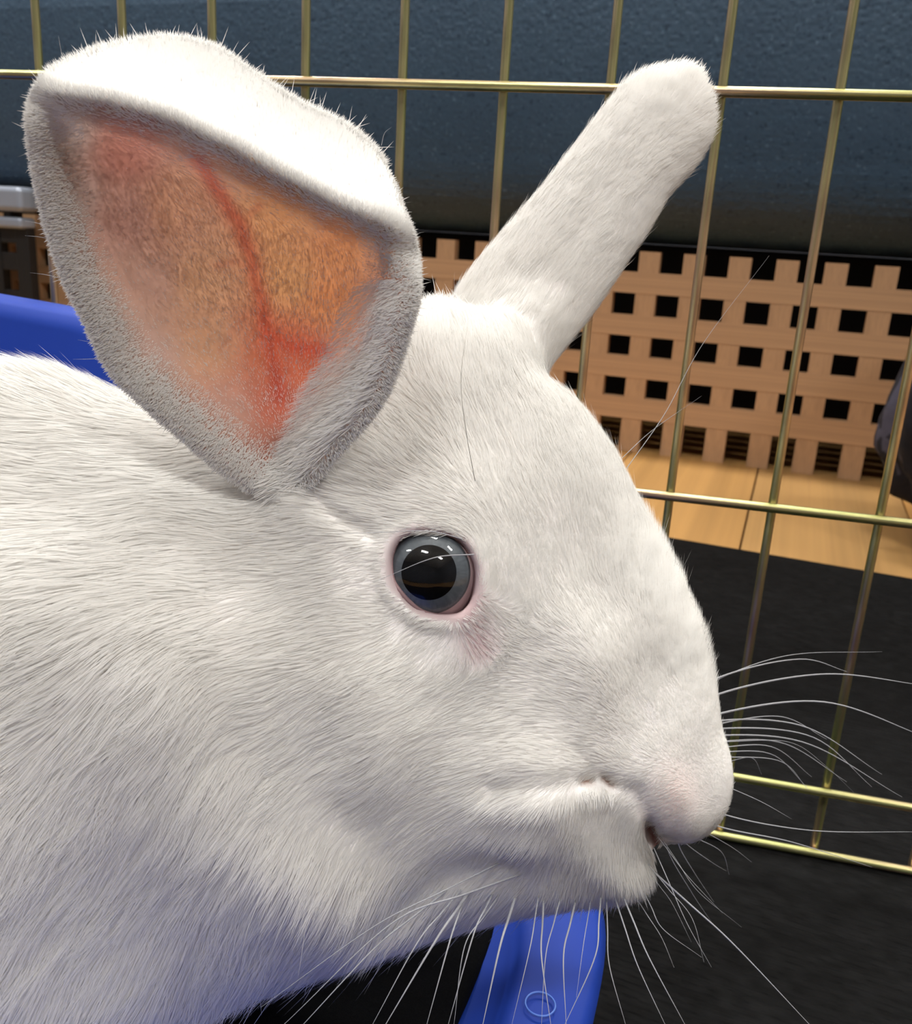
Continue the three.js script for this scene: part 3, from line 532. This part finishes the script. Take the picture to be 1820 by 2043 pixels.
// near ear: dense on the rim and the outer side, thin down inside the cup
const earCoat = makeCoat(170000);
{
  const N = new THREE.Vector3(), D = new THREE.Vector3();
  let front = 0, back = 0, tries = 0;
  const mids = (x, y) => { const h = 4; return [polyDist(earOutline, x + h, y) - polyDist(earOutline, x - h, y), polyDist(earOutline, x, y + h) - polyDist(earOutline, x, y - h)]; };
  while (tries++ < 350000) {
    const x = 50 + rnd() * 800, y = 70 + rnd() * 940, d = polyDist(earOutline, x, y); if (d < 0) continue;
    const q = foldSide(x, y), side = tries % 4 === 0 ? -1 : 1, z = earZ(x, y);
    if (side > 0) {
      const upper = sstep(-70, 60, q) ** 1.5, rim = (1 - sstep(0, 230, d)) ** 2.0, lip = sstep(610, 690, x + (y - 720) * 0.35) * sstep(520, 640, y) * (1 - sstep(60, 200, d));
      const dens = Math.max(upper, rim, 0.3 * lip, 0.34);
      if (rnd() > dens) continue;
      N.copy(earNormal(x, y)); const [gx, gy] = mids(x, y), gl = Math.hypot(gx, gy) + 1e-6;
      let dx, dy, len, lift;
      if (rnd() < upper) { dx = -0.15 + 0.3 * noise3(x / 60, y / 60, 1); dy = -1; len = lerp(8, 15, upper); lift = 0.6; }
      else if (lip > 0.2 && y > 520 && rnd() < sstep(4, 60, d)) { dx = -0.9; dy = 0.42; len = lerp(15, 42, sstep(660, 800, y)); lift = 0.4; }
      else if (rim > 0.3) { dx = -gx / gl; dy = -gy / gl; len = lerp(7, 13, rim); lift = lerp(0.4, 0.7, rim); }
      else { dx = (x - 560) / 400; dy = (y - 900) / 400; len = 9; lift = 0.3; }
      const ang = Math.atan2(dy, dx) + gauss() * 0.35; lift = clamp(lift + gauss() * 0.2, 0.08, 1.2);
      D.set(Math.cos(ang), Math.sin(ang), 0); D.addScaledVector(N, -D.dot(N)).normalize().multiplyScalar(Math.cos(lift)).addScaledVector(N, Math.sin(lift)).normalize();
      const p = at(x, y, z - 1.5); addHair(earCoat, p[0], p[1], p[2], N, D, len * (0.7 + 0.6 * rnd()), (dens > 0.6 ? 1.5 : 0.9) * (0.8 + 0.4 * rnd()), 0.08, gauss() * 0.35, 0.85);
    } else {
      const rim = 1 - sstep(0, 120, d), thin = lerp(0.1, 1, Math.max(rim, sstep(-40, 20, q))); if (rnd() > thin) continue;
      N.copy(earNormal(x, y)).multiplyScalar(-1); const [gx, gy] = mids(x, y), gl = Math.hypot(gx, gy) + 1e-6;
      const ang = Math.atan2(-gy / gl - 0.4, -gx / gl - 0.1) + gauss() * 0.3, lift = clamp(0.42 + gauss() * 0.2, 0.1, 1.2);
      D.set(Math.cos(ang), Math.sin(ang), 0); D.addScaledVector(N, -D.dot(N)).normalize().multiplyScalar(Math.cos(lift)).addScaledVector(N, Math.sin(lift)).normalize(); N.x -= 1.5 * rim * gx / gl; N.y -= 1.5 * rim * gy / gl; N.normalize(); if (Math.abs(N.dot(D)) > 0.97) continue;
      const p = at(x, y, z - 7.5); addHair(earCoat, p[0], p[1], p[2], N, D, (13 + 3 * rim) * (0.7 + 0.6 * rnd()), 1.5, 0.08, gauss() * 0.35, 0.85);
    }
  }
  // fringe along the margin
  for (let i = 0; i < 34000; i++) {
    const k = rnd() * earOutline.length, a = earOutline[Math.floor(k)], b = earOutline[(Math.floor(k) + 1) % earOutline.length], f = k % 1, x = lerp(a[0], b[0], f), y = lerp(a[1], b[1], f);
    if (y > 940) continue;
    let nx = -(a[1] - b[1]), ny = a[0] - b[0]; if (polyDist(earOutline, x + nx * 0.2, y + ny * 0.2) > 0) { nx = -nx; ny = -ny; } const l = Math.hypot(nx, ny) || 1; nx /= l; ny /= l;
    const ang = Math.atan2(ny, nx) + gauss() * 0.45; D.set(Math.cos(ang), Math.sin(ang), gauss() * 0.7).normalize(); N.set(nx * 0.9, ny * 0.9, 0.6).normalize(); if (Math.abs(N.dot(D)) > 0.97) continue;
    const inx = x - nx * 6 * rnd(), iny = y - ny * 6 * rnd(), p = at(inx, iny, earZ(inx, iny) - 4), long = y < 330 && x > 100 ? 1.25 : 0.8;
    addHair(earCoat, p[0], p[1], p[2], N, D, (6 + 13 * rnd() + (rnd() < 0.005 ? 22 : 0)) * long, 1.0, 0.05, gauss() * 0.8, 0.5);
  }
}
{ const m = part('ear_coat', coatGeometry(earCoat), furMat, rabbit); m.userData.kind = 'stuff'; m.userData.label = 'short white fur on the cupped ear'; }
console.log('hairs', bodyCoat.n, earCoat.n);
// whiskers, each its own
{
  const white = phys({ color: new THREE.Color(0.6, 0.61, 0.64), roughness: 0.6, transmission: 0.5, thickness: 0 });
  const whisker = (pts, r, name = 'whisker', mat = white) => {
    r *= 0.55; const cv = new THREE.CatmullRomCurve3(pts.map(([x, y, z]) => toWorld(...at(x, y, z)))), n = 28, rad = 5, g = new THREE.TubeGeometry(cv, n, r * K, rad);
    const p = g.attributes.position, c = new THREE.Vector3(), v = new THREE.Vector3();
    for (let i = 0; i <= n; i++) { cv.getPointAt(i / n, c); const k = 1 - 0.85 * (i / n) ** 1.5; for (let j = 0; j <= rad; j++) { const q = i * (rad + 1) + j; v.fromBufferAttribute(p, q).sub(c).multiplyScalar(k).add(c); p.setXYZ(q, v.x, v.y, v.z); } }
    return part(name, g, mat, rabbit);
  };
  const far = -110;
  // beyond the nose, from the far lip
  for (const [a, b, c, r] of [
    [[1425, 1362], [1600, 1315], [1690, 1340], 4.5], [[1428, 1392], [1640, 1345], [1850, 1368], 5], [[1425, 1430], [1640, 1400], [1860, 1475], 5], [[1430, 1440], [1600, 1448], [1760, 1545], 4.2], [[1430, 1455], [1620, 1470], [1740, 1570], 4], [[1435, 1468], [1600, 1480], [1800, 1590], 4],
    [[1440, 1480], [1560, 1482], [1690, 1560], 3.6], [[1440, 1492], [1540, 1490], [1620, 1550], 3.4], [[1445, 1500], [1540, 1505], [1610, 1570], 3], [[1445, 1510], [1560, 1520], [1612, 1575], 3], [[1450, 1522], [1500, 1512], [1520, 1545], 2.4], [[1440, 1446], [1560, 1430], [1650, 1475], 3.4],
    [[1420, 1370], [1560, 1310], [1760, 1300], 2.4], [[1430, 1615], [1600, 1655], [1840, 1660], 3], [[1425, 1640], [1580, 1680], [1740, 1730], 3.4], [[1400, 1670], [1440, 1700], [1455, 1745], 2.4], [[1380, 1680], [1420, 1720], [1450, 1738], 2.2], [[1410, 1655], [1460, 1690], [1500, 1720], 2],
    [[1370, 1690], [1385, 1740], [1425, 1800], 2.2], [[1345, 1690], [1380, 1780], [1420, 1840], 2],
  ]) whisker([a[1] > 1645 ? [1350, 1640, -60] : [1335, lerp(1500, a[1], 0.55), -112], [a[0] - 14, a[1], far - 40], [...b, far - 70], [...c, far - 110]], r);
  whisker([[1448, 1568, 20], [1520, 1600, 40], [1580, 1634, 60]], 1.6); whisker([[1440, 1480, 24], [1580, 1482, 30], [1650, 1530, 20], [1705, 1582, 20]], 1.0);
  // near side
  const z0 = 140;
  for (const [a, b, c, r] of [
    [[1298, 1668], [1370, 1745], [1442, 1822], 2.0], [[1308, 1690], [1390, 1775], [1480, 1850], 1.5], [[1300, 1735], [1450, 1870], [1640, 2070], 5.5], [[1305, 1752], [1370, 1840], [1420, 1930], 2.6], [[1296, 1740], [1340, 1800], [1380, 1880], 1.6],
    [[1240, 1780], [1290, 1900], [1370, 2050], 5], [[1225, 1785], [1270, 1920], [1330, 2050], 4.5], [[1210, 1790], [1215, 1920], [1250, 2050], 4], [[1200, 1780], [1190, 1900], [1120, 2060], 5], [[1150, 1790], [1125, 1900], [1130, 2050], 6], [[1120, 1785], [1090, 1900], [1080, 2050], 4], [[1085, 1790], [1080, 1900], [1100, 2050], 6], [[1075, 1785], [1060, 1880], [1020, 2050], 4],
    [[1030, 1785], [1000, 1880], [960, 2060], 8], [[985, 1780], [950, 1850], [890, 2060], 5.5], [[1000, 1780], [930, 1880], [905, 2050], 4], [[940, 1775], [880, 1860], [760, 2060], 8], [[925, 1770], [840, 1870], [740, 2050], 5], [[930, 1780], [900, 1870], [850, 2050], 6], [[1050, 1740], [800, 1830], [560, 2050], 6], [[1010, 1715], [760, 1840], [520, 2010], 4], [[900, 1770], [760, 1880], [590, 2060], 6],
    [[1280, 1770], [1320, 1850], [1400, 1910], 3], [[1265, 1790], [1320, 1870], [1345, 1930], 2.4], [[1290, 1720], [1380, 1830], [1405, 1920], 2.2], [[1180, 1790], [1165, 1880], [1150, 1990], 3],
  ]) { let y = a[1], z = surfaceZ(a[0], y); while (z < 30 && y > a[1] - 60) { y -= 6; z = surfaceZ(a[0], y); } z = z < 30 ? z0 * 0.6 : z; whisker([[a[0], y, z - 4], [lerp(a[0], b[0], 0.5), lerp(Math.min(y, a[1]), b[1], 0.5), z + 60], [...b, z + 105], [...c, z + 165]], r * 0.62); }
  // brow hairs across the eye
  const ez = EYE.z + EYE.r + 20;
  whisker([[946, 1106, ez - 6], [870, 1112, ez + 16], [780, 1147, ez + 2], [745, 1162, ez]], 1.9, 'brow_whisker');
  whisker([[922, 1075, ez - 8], [860, 1060, ez + 12], [760, 1062, ez + 12], [640, 1066, ez + 10]], 1.6, 'brow_whisker');
  const dark = std({ color: 0x6f6a63, roughness: 0.6 });
  whisker([[948, 960, 215], [930, 860, 235], [920, 760, 235], [934, 640, 215]], 1.0, 'brow_whisker', dark);
  whisker([[1250, 935, -6], [1325, 828, -60], [1400, 690, -120], [1535, 510, -120]], 1.6, 'brow_whisker'); whisker([[1240, 915, -6], [1300, 860, -50], [1400, 790, -90]], 1.3, 'brow_whisker');
  for (const [x, y, dx, dy] of [[195, 690, -40, -12], [205, 715, -60, 2], [240, 735, -50, -20], [130, 560, -70, -16], [110, 480, -60, -10], [100, 455, -50, -14], [500, 150, -40, -50], [755, 290, 26, -36], [790, 385, 10, -26], [440, 100, -10, -30]]) whisker([[x + 6, y, earZ(x + 12, y + 6)], [x + dx * 0.5, y + dy * 0.7, earZ(x + 12, y + 6)], [x + dx, y + dy, earZ(x + 12, y + 6)]], 0.9, 'stray_hair');
}

renderer.render(scene, camera);
